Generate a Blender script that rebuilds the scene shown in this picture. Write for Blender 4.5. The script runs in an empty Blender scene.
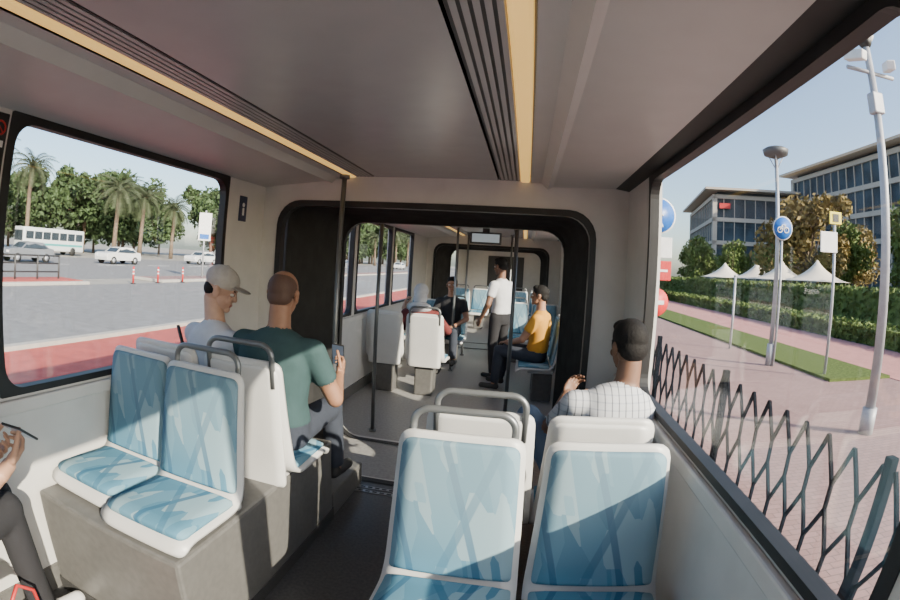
import bpy, bmesh, math, random
import numpy as np
from mathutils import Vector, Matrix, Euler
random.seed(7); np.random.seed(7)
scene = bpy.context.scene
COL = scene.collection

# ------------------------------------------------------------------ materials
_m = {}
def mat(name, color, rough=0.5, metal=0.0, noise=0.06, scale=8.0, bump=0.0, emit=None, estr=0.0, color2=None, spec=0.5):
    if name in _m: return _m[name]
    m = bpy.data.materials.new(name); m.use_nodes = True
    nt = m.node_tree; b = nt.nodes['Principled BSDF']
    b.inputs['Roughness'].default_value = rough
    b.inputs['Metallic'].default_value = metal
    b.inputs['Specular IOR Level'].default_value = spec
    tc = nt.nodes.new('ShaderNodeTexCoord')
    nz = nt.nodes.new('ShaderNodeTexNoise'); nz.inputs['Scale'].default_value = scale
    nz.inputs['Detail'].default_value = 4
    nt.links.new(tc.outputs['Object'], nz.inputs['Vector'])
    rp = nt.nodes.new('ShaderNodeValToRGB')
    c = Vector(color[:3])
    c1 = c * (1 - noise); c2 = Vector(color2[:3]) if color2 else c * (1 + noise)
    rp.color_ramp.elements[0].position = 0.35; rp.color_ramp.elements[1].position = 0.65
    rp.color_ramp.elements[0].color = (*c1, 1); rp.color_ramp.elements[1].color = (*c2, 1)
    nt.links.new(nz.outputs['Fac'], rp.inputs['Fac'])
    nt.links.new(rp.outputs['Color'], b.inputs['Base Color'])
    if bump:
        bp = nt.nodes.new('ShaderNodeBump'); bp.inputs['Strength'].default_value = bump
        bp.inputs['Distance'].default_value = 0.02
        nt.links.new(nz.outputs['Fac'], bp.inputs['Height']); nt.links.new(bp.outputs['Normal'], b.inputs['Normal'])
    if emit:
        b.inputs['Emission Color'].default_value = (*emit, 1); b.inputs['Emission Strength'].default_value = estr
    _m[name] = m
    return m

def glass_mat(name, tint=(0.9, 0.95, 0.95), refl=0.05):
    if name in _m: return _m[name]
    m = bpy.data.materials.new(name); m.use_nodes = True
    nt = m.node_tree; nt.nodes.clear()
    o = nt.nodes.new('ShaderNodeOutputMaterial'); mx = nt.nodes.new('ShaderNodeMixShader')
    t = nt.nodes.new('ShaderNodeBsdfTransparent'); t.inputs[0].default_value = (*tint, 1)
    g = nt.nodes.new('ShaderNodeBsdfGlossy'); g.inputs['Roughness'].default_value = 0.02
    mx.inputs[0].default_value = refl
    nt.links.new(t.outputs[0], mx.inputs[1]); nt.links.new(g.outputs[0], mx.inputs[2]); nt.links.new(mx.outputs[0], o.inputs[0])
    _m[name] = m
    return m

def fabric_mat():
    m = bpy.data.materials.new('seat_fabric'); m.use_nodes = True
    nt = m.node_tree; L = nt.links; b = nt.nodes['Principled BSDF']; b.inputs['Roughness'].default_value = 0.9
    b.inputs['Specular IOR Level'].default_value = 0.2
    tc = nt.nodes.new('ShaderNodeTexCoord')
    sep = nt.nodes.new('ShaderNodeSeparateXYZ'); L.new(tc.outputs['Object'], sep.inputs[0])
    def mth(op, a, bb=None):
        n = nt.nodes.new('ShaderNodeMath'); n.operation = op
        for i, v in enumerate((a, bb)):
            if v is None: continue
            if isinstance(v, (int, float)): n.inputs[i].default_value = v
            else: L.new(v, n.inputs[i])
        return n.outputs[0]
    s = mth('SUBTRACT', sep.outputs['Z'], sep.outputs['Y'])      # runs along the seat surface
    x = sep.outputs['X']
    cmb = nt.nodes.new('ShaderNodeCombineXYZ')
    L.new(mth('ADD', mth('MULTIPLY', x, 1.5), mth('MULTIPLY', s, 0.45)), cmb.inputs[0]); L.new(mth('MULTIPLY', s, 0.75), cmb.inputs[1])
    vo = nt.nodes.new('ShaderNodeTexVoronoi'); vo.inputs['Scale'].default_value = 8.0; vo.distance = 'MANHATTAN'
    L.new(cmb.outputs[0], vo.inputs['Vector'])
    sc = nt.nodes.new('ShaderNodeSeparateColor'); L.new(vo.outputs['Color'], sc.inputs[0])
    rp = nt.nodes.new('ShaderNodeValToRGB'); rp.color_ramp.interpolation = 'CONSTANT'
    e = rp.color_ramp.elements
    e[0].position = 0; e[0].color = (0.075, 0.20, 0.295, 1)
    e[1].position = 0.35; e[1].color = (0.105, 0.24, 0.335, 1)
    n = e.new(0.62); n.color = (0.145, 0.285, 0.375, 1)
    n = e.new(0.82); n.color = (0.225, 0.35, 0.415, 1)
    L.new(sc.outputs[0], rp.inputs[0])
    cur = rp.outputs[0]
    for sgn, col, sca, off in ((1, (0.03, 0.11, 0.20, 1), 1.35, 0.0), (-1, (0.05, 0.15, 0.24, 1), 1.0, 3.7)):
        c2 = nt.nodes.new('ShaderNodeCombineXYZ')
        L.new(mth('ADD', mth('MULTIPLY', x, 1.0), mth('MULTIPLY', s, 0.4 * sgn)), c2.inputs[0]); L.new(mth('MULTIPLY', s, 0.5), c2.inputs[1]); c2.inputs[2].default_value = off
        wv = nt.nodes.new('ShaderNodeTexWave'); wv.inputs['Scale'].default_value = sca; wv.inputs['Distortion'].default_value = 2.2; wv.inputs['Detail'].default_value = 0
        wv.inputs['Phase Offset'].default_value = off
        L.new(c2.outputs[0], wv.inputs['Vector'])
        r2 = nt.nodes.new('ShaderNodeValToRGB'); q = r2.color_ramp.elements
        q[0].position = 0.965; q[0].color = (0, 0, 0, 1); q[1].position = 0.98; q[1].color = (0.8, 0.8, 0.8, 1)
        L.new(wv.outputs['Fac'], r2.inputs[0])
        mx = nt.nodes.new('ShaderNodeMixRGB'); L.new(r2.outputs[0], mx.inputs[0]); L.new(cur, mx.inputs[1]); mx.inputs[2].default_value = col
        cur = mx.outputs[0]
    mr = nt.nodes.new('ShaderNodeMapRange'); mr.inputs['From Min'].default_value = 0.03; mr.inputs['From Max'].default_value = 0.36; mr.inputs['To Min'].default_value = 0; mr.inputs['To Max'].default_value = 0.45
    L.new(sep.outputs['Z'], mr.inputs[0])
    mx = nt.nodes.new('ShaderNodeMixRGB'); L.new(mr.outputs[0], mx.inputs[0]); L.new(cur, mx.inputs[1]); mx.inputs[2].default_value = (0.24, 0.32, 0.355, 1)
    L.new(mx.outputs[0], b.inputs['Base Color'])
    nz = nt.nodes.new('ShaderNodeTexNoise'); nz.inputs['Scale'].default_value = 400
    L.new(tc.outputs['Object'], nz.inputs[0])
    bp = nt.nodes.new('ShaderNodeBump'); bp.inputs['Strength'].default_value = 0.15; bp.inputs['Distance'].default_value = 0.002
    L.new(nz.outputs[0], bp.inputs['Height']); L.new(bp.outputs[0], b.inputs['Normal'])
    _m['fabric'] = m
    return m

def brick_mat(name, c1, c2, mortar, scale):
    m = bpy.data.materials.new(name); m.use_nodes = True
    nt = m.node_tree; L = nt.links; b = nt.nodes['Principled BSDF']; b.inputs['Roughness'].default_value = 0.85
    b.inputs['Specular IOR Level'].default_value = 0.2
    tc = nt.nodes.new('ShaderNodeTexCoord'); br = nt.nodes.new('ShaderNodeTexBrick')
    br.inputs['Scale'].default_value = scale; br.inputs['Color1'].default_value = (*c1, 1); br.inputs['Color2'].default_value = (*c2, 1)
    br.inputs['Mortar'].default_value = (*mortar, 1); br.inputs['Mortar Size'].default_value = 0.015
    L.new(tc.outputs['Object'], br.inputs['Vector'])
    nz = nt.nodes.new('ShaderNodeTexNoise'); nz.inputs['Scale'].default_value = 0.6; L.new(tc.outputs['Object'], nz.inputs['Vector'])
    mx = nt.nodes.new('ShaderNodeMixRGB'); mx.blend_type = 'MULTIPLY'; mx.inputs[0].default_value = 0.25
    L.new(br.outputs['Color'], mx.inputs[1]); L.new(nz.outputs['Fac'], mx.inputs[2])
    L.new(mx.outputs[0], b.inputs['Base Color'])
    return m

def plaid_mat():
    m = bpy.data.materials.new('plaid_shirt'); m.use_nodes = True
    nt = m.node_tree; L = nt.links; b = nt.nodes['Principled BSDF']; b.inputs['Roughness'].default_value = 0.9
    tc = nt.nodes.new('ShaderNodeTexCoord')
    outs = []
    for d in ('X', 'Z'):
        w = nt.nodes.new('ShaderNodeTexWave'); w.bands_direction = d; w.inputs['Scale'].default_value = 10
        L.new(tc.outputs['Object'], w.inputs[0])
        r = nt.nodes.new('ShaderNodeValToRGB'); r.color_ramp.elements[0].position = 0.03; r.color_ramp.elements[1].position = 0.12
        k = 0.35 if d == 'X' else 0.75
        r.color_ramp.elements[0].color = (k, k * 1.03, k * 1.1, 1); r.color_ramp.elements[1].color = (1, 1, 1, 1)
        L.new(w.outputs['Fac'], r.inputs[0]); outs.append(r)
    mx = nt.nodes.new('ShaderNodeMixRGB'); mx.blend_type = 'MULTIPLY'; mx.inputs[0].default_value = 1
    L.new(outs[0].outputs[0], mx.inputs[1]); L.new(outs[1].outputs[0], mx.inputs[2])
    m2 = nt.nodes.new('ShaderNodeMixRGB'); m2.blend_type = 'MULTIPLY'; m2.inputs[0].default_value = 1; m2.inputs[2].default_value = (0.52, 0.53, 0.56, 1)
    L.new(mx.outputs[0], m2.inputs[1]); L.new(m2.outputs[0], b.inputs['Base Color'])
    return m

# ------------------------------------------------------------------ mesh builder
class MB:
    def __init__(s, name):
        s.name = name; s.v = []; s.f = []; s.mi = []; s.sm = []; s.mats = []
    def midx(s, m):
        if m not in s.mats: s.mats.append(m)
        return s.mats.index(m)
    def raw(s, v, f, m, smooth=False):
        o = len(s.v); k = s.midx(m)
        s.v.extend([tuple(p) for p in v])
        for q in f:
            s.f.append([i + o for i in q]); s.mi.append(k); s.sm.append(smooth)
    def box(s, c, d, m, rot=None, bevel=0.0, seg=2):
        bm = bmesh.new(); bmesh.ops.create_cube(bm, size=1)
        for v in bm.verts: v.co = Vector((v.co.x * d[0], v.co.y * d[1], v.co.z * d[2]))
        if bevel > 0:
            bmesh.ops.bevel(bm, geom=bm.edges[:] , offset=min(bevel, min(d) * 0.49), segments=seg, affect='EDGES', profile=0.5)
        R = Euler(rot).to_matrix() if rot else Matrix.Identity(3)
        bm.verts.ensure_lookup_table()
        v = [R @ w.co + Vector(c) for w in bm.verts]; f = [[w.index for w in q.verts] for q in bm.faces]
        bm.free(); s.raw(v, f, m, bevel > 0 and seg > 2)
    def b2(s, x0, x1, y0, y1, z0, z1, m, bevel=0.0):
        s.box(((x0 + x1) / 2, (y0 + y1) / 2, (z0 + z1) / 2), (abs(x1 - x0), abs(y1 - y0), abs(z1 - z0)), m, bevel=bevel)
    def tube(s, pts, r, m, n=8, cap=True, smooth=True):
        pts = [Vector(p) for p in pts]
        if isinstance(r, (int, float)): r = [r] * len(pts)
        V = []; F = []; up = None
        for i, p in enumerate(pts):
            d = (pts[min(i + 1, len(pts) - 1)] - pts[max(i - 1, 0)])
            if d.length < 1e-9: d = Vector((0, 0, 1))
            d.normalize()
            if up is None:
                up = Vector((1, 0, 0)) if abs(d.x) < 0.8 else Vector((0, 1, 0))
            e1 = (up - d * up.dot(d))
            if e1.length < 1e-6: e1 = d.orthogonal()
            e1.normalize(); up = e1; e2 = d.cross(e1)
            for k in range(n):
                a = 2 * math.pi * (k + 0.5) / n
                V.append(p + (e1 * math.cos(a) + e2 * math.sin(a)) * r[i])
        for i in range(len(pts) - 1):
            for k in range(n):
                k2 = (k + 1) % n
                F.append([i * n + k, i * n + k2, (i + 1) * n + k2, (i + 1) * n + k])
        if cap:
            F.append(list(range(n))[::-1]); F.append([(len(pts) - 1) * n + k for k in range(n)])
        s.raw(V, F, m, smooth and n > 5)
    def loft(s, rings, m, smooth=True, cap=True, closed=False):
        n = len(rings[0]); V = [p for r in rings for p in r]; F = []
        R = len(rings)
        for i in range(R if closed else R - 1):
            j = (i + 1) % R
            for k in range(n):
                k2 = (k + 1) % n
                F.append([i * n + k, i * n + k2, j * n + k2, j * n + k])
        if cap and not closed:
            F.append(list(range(n))[::-1]); F.append([(R - 1) * n + k for k in range(n)])
        s.raw(V, F, m, smooth)
    def ell(s, c, r, m, nu=20, nv=12, rot=None):
        R = rot if rot else Matrix.Identity(3); rings = []
        for j in range(1, nv):
            t = math.pi * j / nv
            rings.append([Vector(c) + R @ Vector((r[0] * math.sin(t) * math.cos(2 * math.pi * k / nu), r[1] * math.sin(t) * math.sin(2 * math.pi * k / nu), -r[2] * math.cos(t))) for k in range(nu)])
        s.loft(rings, m)
    def done(s, loc=(0, 0, 0), rotz=0.0, parent=None):
        me = bpy.data.meshes.new(s.name); me.from_pydata(s.v, [], s.f)
        for m in s.mats: me.materials.append(m)
        me.polygons.foreach_set('material_index', s.mi); me.polygons.foreach_set('use_smooth', s.sm)
        me.update()
        bm = bmesh.new(); bm.from_mesh(me); bmesh.ops.recalc_face_normals(bm, faces=bm.faces[:]); bm.to_mesh(me); bm.free()
        o = bpy.data.objects.new(s.name, me); COL.objects.link(o); o.location = loc; o.rotation_euler[2] = rotz
        if parent: o.parent = parent
        return o
def inst(o, loc, rotz=0.0, scale=1.0):
    n = bpy.data.objects.new(o.name.split('.')[0], o.data); COL.objects.link(n); n.location = loc; n.rotation_euler[2] = rotz
    n.scale = (scale,) * 3
    return n

def rrect(hw, hh, r, n=6):
    pts = []
    for cx, cy, a0 in ((hw - r, hh - r, 0), (-hw + r, hh - r, 90), (-hw + r, -hh + r, 180), (hw - r, -hh + r, 270)):
        for i in range(n + 1):
            a = math.radians(a0 + 90 * i / n); pts.append((cx + r * math.cos(a), cy + r * math.sin(a)))
    return pts
def ring_plate(mb, c, U, Vv, N, outer, inner, t, m):
    U, Vv, N, c = Vector(U), Vector(Vv), Vector(N), Vector(c)
    def loop(q):
        u0, u1, v0, v1, r = q
        return [((u0 + u1) / 2 + a, (v0 + v1) / 2 + b) for a, b in rrect((u1 - u0) / 2, (v1 - v0) / 2, max(r, 0.002))]
    lo, li = loop(outer), loop(inner)
    P = lambda q, k: c + U * q[0] + Vv * q[1] + N * k
    mb.loft([[P(q, 0) for q in lo], [P(q, t) for q in lo], [P(q, t) for q in li], [P(q, 0) for q in li]], m, smooth=False, cap=False, closed=True)

# ------------------------------------------------------------------ materials used
M_wall = mat('wall_panel_light_grey', (0.60, 0.59, 0.57), 0.45, noise=0.03)
M_ceil = mat('ceiling_panel_grey', (0.44, 0.435, 0.44), 0.25, noise=0.02)
M_ceil2 = mat('ceiling_cove_grey', (0.58, 0.57, 0.555), 0.4, noise=0.02)
M_floor = mat('floor_vinyl', (0.075, 0.077, 0.082), 0.35, noise=0.2, scale=60)
M_floor2 = mat('sunlit_grey_floor', (0.30, 0.295, 0.29), 0.35, noise=0.12, scale=40)  # grey gangway plate and far floors, sunlight painted in as a paler colour
M_plinth = mat('plinth_grey', (0.12, 0.118, 0.114), 0.4, noise=0.08, scale=30)
M_shell = mat('seat_shell_grey', (0.56, 0.56, 0.555), 0.38, noise=0.02)
M_black = mat('black_rubber', (0.012, 0.012, 0.013), 0.5, noise=0.2)
M_bellow = mat('bellows_rubber', (0.02, 0.02, 0.021), 0.6, noise=0.3)
M_dark = mat('dark_grey', (0.05, 0.05, 0.05), 0.5)
M_steel = mat('brushed_steel', (0.35, 0.35, 0.35), 0.3, metal=0.8, noise=0.05)
M_handle = mat('handle_grey', (0.17, 0.18, 0.19), 0.35, metal=0.5)
M_glass = glass_mat('window_glass', (0.95, 0.975, 0.975), 0.07)
M_fab = fabric_mat()
M_strip = mat('warm_light_diffuser', (0.9, 0.66, 0.28), 0.6, emit=(1.0, 0.60, 0.16), estr=0.8)

XL, XR, ZC, Z0, Z1 = -1.87, 0.65, 2.13, 0.94, 2.05
Z1R = 2.10
XC = (XL + XR) / 2
CAMZ = 1.58
# ------------------------------------------------------------------ tram shell
def side_wall(name, X, out, y0, y1, wins, wn, zt):
    t = 0.07 * out
    mb = MB(name)
    mb.b2(X, X + t, y0, y1, 0.0, Z0, M_wall)
    mb.b2(X, X + t, y0, y1, zt, ZC + 0.06, M_wall)
    ys = [y0] + [v for w in wins for v in w] + [y1]
    for i in range(0, len(ys), 2):
        if ys[i + 1] - ys[i] > 0.01: mb.b2(X, X + t, ys[i], ys[i + 1], Z0, zt, M_wall)
    mb.b2(X, X - 0.03 * out, y0, y1, Z0 - 0.07, Z0 - 0.01, M_wall, bevel=0.008)
    mb.b2(X, X - 0.02 * out, y0, y1, 0.0, 0.12, M_plinth)
    mb.done()
    for w in wins:
        g = MB('window_%d' % wn[0]); wn[0] += 1
        ring_plate(g, (X - 0.006 * out, 0, 0), (0, 1, 0), (0, 0, 1), (out, 0, 0), (w[0], w[1], Z0, zt, 0.01), (w[0] + 0.04, w[1] - 0.035, Z0 + 0.03, zt - 0.035, 0.09), 0.05, M_black)
        g.b2(X + 0.025 * out, X + 0.033 * out, w[0] + 0.01, w[1] - 0.01, Z0 + 0.01, zt - 0.01, M_glass)
        g.done()
wn = [1]
side_wall('wall_left', XL, -1, -3.0, 3.1, [(-2.7, -1.1), (-0.9, 0.78), (0.94, 2.57)], wn, Z1)
side_wall('wall_right', XR, 1, -3.0, 3.1, [(-2.7, -1.5), (-1.4, 0.38), (0.50, 2.50)], wn, Z1R)
side_wall('wall_left', XL, -1, 3.8, 9.0, [(3.95, 5.0), (5.1, 6.5), (6.6, 7.8)], wn, Z1)
side_wall('wall_right', XR, 1, 3.8, 9.0, [(3.95, 5.0), (5.1, 6.5), (6.6, 7.8)], wn, Z1R)
side_wall('wall_left', XL, -1, 9.6, 15.0, [(9.8, 11.5), (11.6, 13.2)], wn, Z1)
side_wall('wall_right', XR, 1, 9.6, 15.0, [(9.8, 11.5), (11.6, 13.2)], wn, Z1R)

mb = MB('floor')
mb.b2(XL, XR, -3.0, 3.1, -0.06, 0, M_floor); mb.b2(XL, XR, 3.1, 3.8, -0.06, -0.0, M_floor2)
mb.b2(XL, XR, 3.8, 9.0, -0.06, 0, M_floor2); mb.b2(XL, XR, 9.0, 15.0, -0.06, 0, M_floor2)
mb.done()
mb = MB('wall_back')
ring_plate(mb, (0, -3.0, 0), (1, 0, 0), (0, 0, 1), (0, -1, 0), (XL, XR, 0, ZC + 0.05, 0.01), (XL + 0.4, XR - 0.4, 1.0, 1.95, 0.1), 0.07, M_wall)
mb.b2(XL + 0.4, XR - 0.4, -3.04, -3.03, 1.0, 1.95, M_glass); mb.done()
mb = MB('wall_front')
mb.b2(XL, XR, 15.0, 15.07, 0, ZC + 0.05, M_wall)
mb.b2(XL + 0.7, XR - 0.7, 14.97, 15.0, 0.1, 1.9, M_dark); mb.done()

mb = MB('trim_1')
for i in range(2):
    y = 3.0 + 0.06 * i - 0.15
    mb.b2(XL + 0.35, XR - 0.4, y, y + 0.035, 0.0, 0.006, M_steel)
    for k in range(30):
        mb.b2(XL + 0.38 + k * 0.05, XL + 0.41 + k * 0.05, y + 0.01, y + 0.025, 0.006, 0.008, M_black)
mb.done()

def ceiling(y0, y1):
    mb = MB('ceiling')
    for sgn in (-1, 1):
        ze = 2.05 if sgn < 0 else 2.10
        H = [(0.0, ZC), (0.41, ZC), (0.41, ZC + 0.03), (0.62, ZC + 0.03), (0.62, ZC - 0.005), (0.69, ZC - 0.005), (0.73, ZC - 0.045), (0.76, ZC - 0.03), (1.17, ze + 0.014), (1.26, ze)]
        for i in range(len(H) - 1):
            a, b = H[i], H[i + 1]
            q = [(XC + sgn * a[0], y0, a[1]), (XC + sgn * b[0], y0, b[1]), (XC + sgn * b[0], y1, b[1]), (XC + sgn * a[0], y1, a[1])]
            q2 = [(x, y, z + 0.03) for x, y, z in q]
            mm = M_ceil if i < 4 else M_ceil2
            if sgn > 0 and i == len(H) - 2: mm = M_black
            mb.raw(q + q2, [[0, 1, 2, 3], [7, 6, 5, 4], [0, 4, 5, 1], [1, 5, 6, 2], [2, 6, 7, 3], [3, 7, 4, 0]], mm)
    mb.b2(XL - 0.07, XR + 0.07, y0, y1, ZC + 0.08, ZC + 0.12, M_dark)
    mb.done()
    v = MB('ceiling_vent')
    for sgn in (-1, 1):
        for k in range(5):
            x = XC + sgn * (0.42 + k * 0.026)
            v.b2(x, x + sgn * 0.010, y0 + 0.02, y1 - 0.02, ZC + 0.002, ZC + 0.03, M_dark)
            v.b2(x + sgn * 0.010, x + sgn * 0.026, y0 + 0.02, y1 - 0.02, ZC + 0.0, ZC + 0.03, M_ceil)
    v.done()
    for sgn in (-1, 1):
        s = MB('ceiling_light_strip'); x = XC + sgn * 0.584
        s.box((x, (y0 + y1) / 2, ZC + 0.012), (0.060, y1 - y0 - 0.04, 0.036), M_strip, bevel=0.012)
        s.done()
ceiling(-3.0, 3.1); ceiling(3.8, 9.0); ceiling(9.6, 15.0)

def bulkhead(name, y, t, hole, m=M_wall, trim=True):
    mb = MB(name)
    ring_plate(mb, (0, y, 0), (1, 0, 0), (0, 0, 1), (0, 1, 0), (XL, XR, 0, ZC + 0.03, 0.01), hole, t, m)
    if trim:
        u0, u1, v0, v1, r = hole
        ring_plate(mb, (0, y - 0.02, 0), (1, 0, 0), (0, 0, 1), (0, 1, 0), (u0 - 0.02, u1 + 0.02, v0 - 0.0, v1 + 0.02, r + 0.02), (u0 + 0.02, u1 - 0.02, v0 + 0.002, v1 - 0.02, r), 0.06, M_black)
    mb.done()
near_hole = (-1.72, 0.42, 0.004, 1.94, 0.16)
far_hole = (-1.53, 0.32, 0.004, 1.90, 0.18)
bulkhead('wall_bulkhead', 3.04, 0.06, near_hole)
bulkhead('wall_bulkhead', 3.80, 0.08, far_hole, M_wall)
bulkhead('wall_bulkhead', 8.94, 0.06, near_hole)
bulkhead('wall_bulkhead', 9.60, 0.08, far_hole)
def bellows(y0, y1):
    mb = MB('gangway_bellows'); rings = []
    n = 22
    for i in range(n + 1):
        f = i / n; y = y0 + (y1 - y0) * f
        off = 0.035 * (1 if i % 2 else -1)
        u0 = -1.74 + (0.18) * f - off; u1 = 0.44 - 0.10 * f + off
        v1 = 1.97 - 0.04 * f + off
        rings.append([Vector(((u0 + u1) / 2 + a, y, (v1 - 0.16) / 2 + b)) for a, b in rrect((u1 - u0) / 2, (v1 + 0.16) / 2, 0.14)])
    mb.loft(rings, M_bellow, smooth=False, cap=False)
    mb.b2(XL - 0.05, XR + 0.05, y0, y1, 2.05, 2.08, M_bellow)
    return mb.done()
bellows(3.12, 3.78); bellows(9.02, 9.58)

def pole(x, y, z0=0.0, z1=ZC):
    mb = MB('grab_pole'); mb.tube([(x, y, z0), (x, y, z1)], 0.017, M_handle, 14)
    mb.tube([(x, y, z1 - 0.03), (x, y, z1)], 0.035, M_handle, 14); mb.tube([(x, y, z0), (x, y, z0 + 0.02)], 0.035, M_handle, 14); mb.done()
pole(-1.21, 2.95); pole(-1.27, 4.05); pole(-0.085, 4.0); pole(-1.0, 6.9); pole(-0.25, 8.2); pole(-1.0, 8.2)

# ------------------------------------------------------------------ seats  (local: faces -Y, z=0 at cushion top)
def strip_solid(mb, prof, W, t, m, rc0=0.03, rc1=0.05, edge=None, crown=0.0):
    P = [Vector((0, y, z)) for y, z in prof]
    seg = [0]
    for i in range(1, len(P)): seg.append(seg[-1] + (P[i] - P[i - 1]).length)
    Lt = seg[-1]; N = 44
    def at(s):
        s = max(0, min(Lt, s))
        for i in range(1, len(P)):
            if s <= seg[i] + 1e-9:
                f = (s - seg[i - 1]) / (seg[i] - seg[i - 1]); return P[i - 1].lerp(P[i], f)
        return P[-1]
    ss = [Lt * i / N for i in range(N + 1)]
    extra = [0.003, 0.008, 0.015]; ss += extra + [Lt - e for e in extra]; ss = sorted(ss)
    rings = []
    for s in ss:
        c = (at(s - 0.02) + at(s) + at(s + 0.02)) / 3 if 0.02 < s < Lt - 0.02 else at(s)
        d = (at(s + 0.015) - at(s - 0.015)).normalized(); nrm = Vector((0, -d.z, d.y))
        w = W(s / Lt)
        d0, d1 = s, Lt - s
        for dd, rc in ((d0, rc0), (d1, rc1)):
            if dd < rc: w -= rc - math.sqrt(max(0, rc * rc - (rc - dd) ** 2))
        e = 1.0
        dm = min(d0, d1)
        if dm < 0.015: e = 0.35 + 0.65 * math.sqrt(max(0, 1 - (1 - dm / 0.015) ** 2))
        tt = t * e; ring = []
        nx = 8
        for k in range(nx + 1):
            u = -1 + 2 * k / nx
            z = tt / 2 + crown * (1 - u * u) * e
            if k in (0, nx): z = tt * 0.25
            ring.append(c + Vector((u * w, 0, 0)) + nrm * z)
        for k in range(nx, -1, -1):
            u = -1 + 2 * k / nx; z = -tt / 2 if k not in (0, nx) else -tt * 0.25
            ring.append(c + Vector((u * w, 0, 0)) + nrm * z)
        rings.append(ring)
    mb.loft(rings, m, smooth=True)
def make_seat(handle=True):
    mb = MB('passenger_seat')
    sh = [(-0.42, -0.085), (-0.405, -0.045), (-0.36, -0.03), (-0.1, -0.035), (-0.03, -0.03), (0.012, 0.01), (0.03, 0.07), (0.06, 0.25), (0.10, 0.54)]
    strip_solid(mb, sh, lambda s: 0.240 if s < .45 else 0.240 - 0.026 * (s - .45) / .55, 0.032, M_shell, 0.05, 0.045)
    bk = [(0.045, -0.10), (0.05, 0.02), (0.075, 0.25), (0.108, 0.515)]
    strip_solid(mb, bk, lambda s: 0.20, 0.03, M_shell, 0.03, 0.04)
    cu = [(-0.395, -0.02), (-0.36, -0.004), (-0.2, -0.006), (-0.06, -0.012), (-0.03, -0.006)]
    strip_solid(mb, cu, lambda s: 0.220, 0.035, M_fab, 0.045, 0.02, crown=0.008)
    cb = [(-0.012, 0.02), (0.005, 0.07), (0.035, 0.25), (0.075, 0.518)]
    strip_solid(mb, cb, lambda s: 0.216 - 0.018 * s, 0.03, M_fab, 0.02, 0.035, crown=0.008)
    if handle:
        z = 0.51
        pts = [(-0.175, 0.10, z - 0.09), (-0.175, 0.115, z + 0.04)]
        for a in range(0, 91, 15):
            A = math.radians(a); pts.append((-0.175 + 0.06 * (1 - math.cos(A)), 0.117, z + 0.05 + 0.055 * math.sin(A)))
        for a in range(90, -1, -15):
            A = math.radians(a); pts.append((0.175 - 0.06 * (1 - math.cos(A)), 0.117, z + 0.05 + 0.055 * math.sin(A)))
        pts.append((0.175, 0.10, z - 0.09))
        mb.tube(pts, 0.0135, M_handle, 10)
    mb.box((0, -0.13, -0.07), (0.30, 0.32, 0.06), M_shell, bevel=0.02)
    return mb
def leg_block(mb, h):
    mb.box((0, -0.10, -0.10 - (h - 0.10) / 2), (0.22, 0.24, h - 0.10), M_plinth, bevel=0.02)
_s = {}
def seat(x, y, zc, rot, handle=True, leg=0.0, sc=1.0):
    k = (handle, round(leg, 2))
    if k not in _s:
        mb = make_seat(handle)
        if leg: leg_block(mb, leg)
        o = mb.done((x, y, zc), rot); o.scale = (sc,) * 3; _s[k] = o
        return o
    return inst(_s[k], (x, y, zc), rot, sc)
PI = math.pi
SR = 0.47
seat(-0.165, 1.44, SR, 0, True, SR); seat(0.335, 1.44, SR, 0, False, SR)
seat(-0.13, 1.93, SR, PI, True, SR); seat(0.355, 1.93, SR, PI, False, SR)
SL = 0.61
seat(-1.640, 1.52, SL, 0, False, 0, 0.90); seat(-1.215, 1.46, SL, 0, True, 0, 0.92)
seat(-1.62, 1.84, SL, PI, False, 0, 0.95); seat(-1.16, 1.84, SL, PI, True, 0, 0.95)
mb = MB('seat_plinth')
mb.b2(XL + 0.035, -1.01, 1.04, 2.45, 0.0, 0.525, M_plinth, bevel=0.015)
mb.b2(XL + 0.035, -1.005, 1.035, 2.455, 0.0, 0.07, M_dark)
mb.b2(XL + 0.035, -1.01, 2.45, 3.0, 0.0, 0.16, M_plinth, bevel=0.01)
mb.done()
seat(-1.60, 0.10, 0.50, PI, False, 0.5)
S2 = 0.45
for x in (-1.58, -1.10): seat(x, 5.45, S2, PI, x > -1.3, S2)
for x in (-1.58, -1.10): seat(x, 7.55, S2, 0, x > -1.3, S2)
seat(0.39, 5.7, S2, -PI / 2, True, S2); seat(0.39, 6.2, S2, -PI / 2, False, S2)
for x in (-0.12, 0.37): seat(x, 8.1, S2, 0, x < 0, S2)
for x in (-1.58, -1.09, -0.12, 0.37): seat(x, 12.0, S2, 0, True, S2)

def plate(name, c, d, m, extra=None):
    mb = MB(name); mb.box(c, d, m, bevel=0.006)
    if extra: extra(mb)
    mb.done()
M_navy = mat('sign_navy', (0.02, 0.03, 0.07), 0.4); M_white = mat('white_paint', (0.70, 0.70, 0.70), 0.5); M_red = mat('red_paint', (0.5, 0.025, 0.025), 0.5)
plate('priority_sign', (XL + 0.004, 2.75, 1.86), (0.008, 0.09, 0.17), M_navy, lambda b: (b.ell((XL + 0.009, 2.75, 1.885), (0.003, 0.015, 0.015), M_white), b.box((XL + 0.009, 2.75, 1.84), (0.003, 0.02, 0.05), M_white)))
def ns(b):
    for zc in (1.97, 1.80):
        ring = [(XL + 0.012, 0.89 + 0.026 * math.cos(a / 16 * 2 * PI), zc + 0.026 * math.sin(a / 16 * 2 * PI)) for a in range(17)]
        b.tube(ring, 0.004, M_red, 6); b.tube([ring[6], ring[14]], 0.003, M_red, 6)
        b.box((XL + 0.011, 0.89, zc - 0.06), (0.003, 0.05, 0.025), M_white)
plate('no_smoking_sign', (XL + 0.004, 0.89, 1.86), (0.008, 0.08, 0.34), M_black, ns)
mb = MB('information_display')
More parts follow.
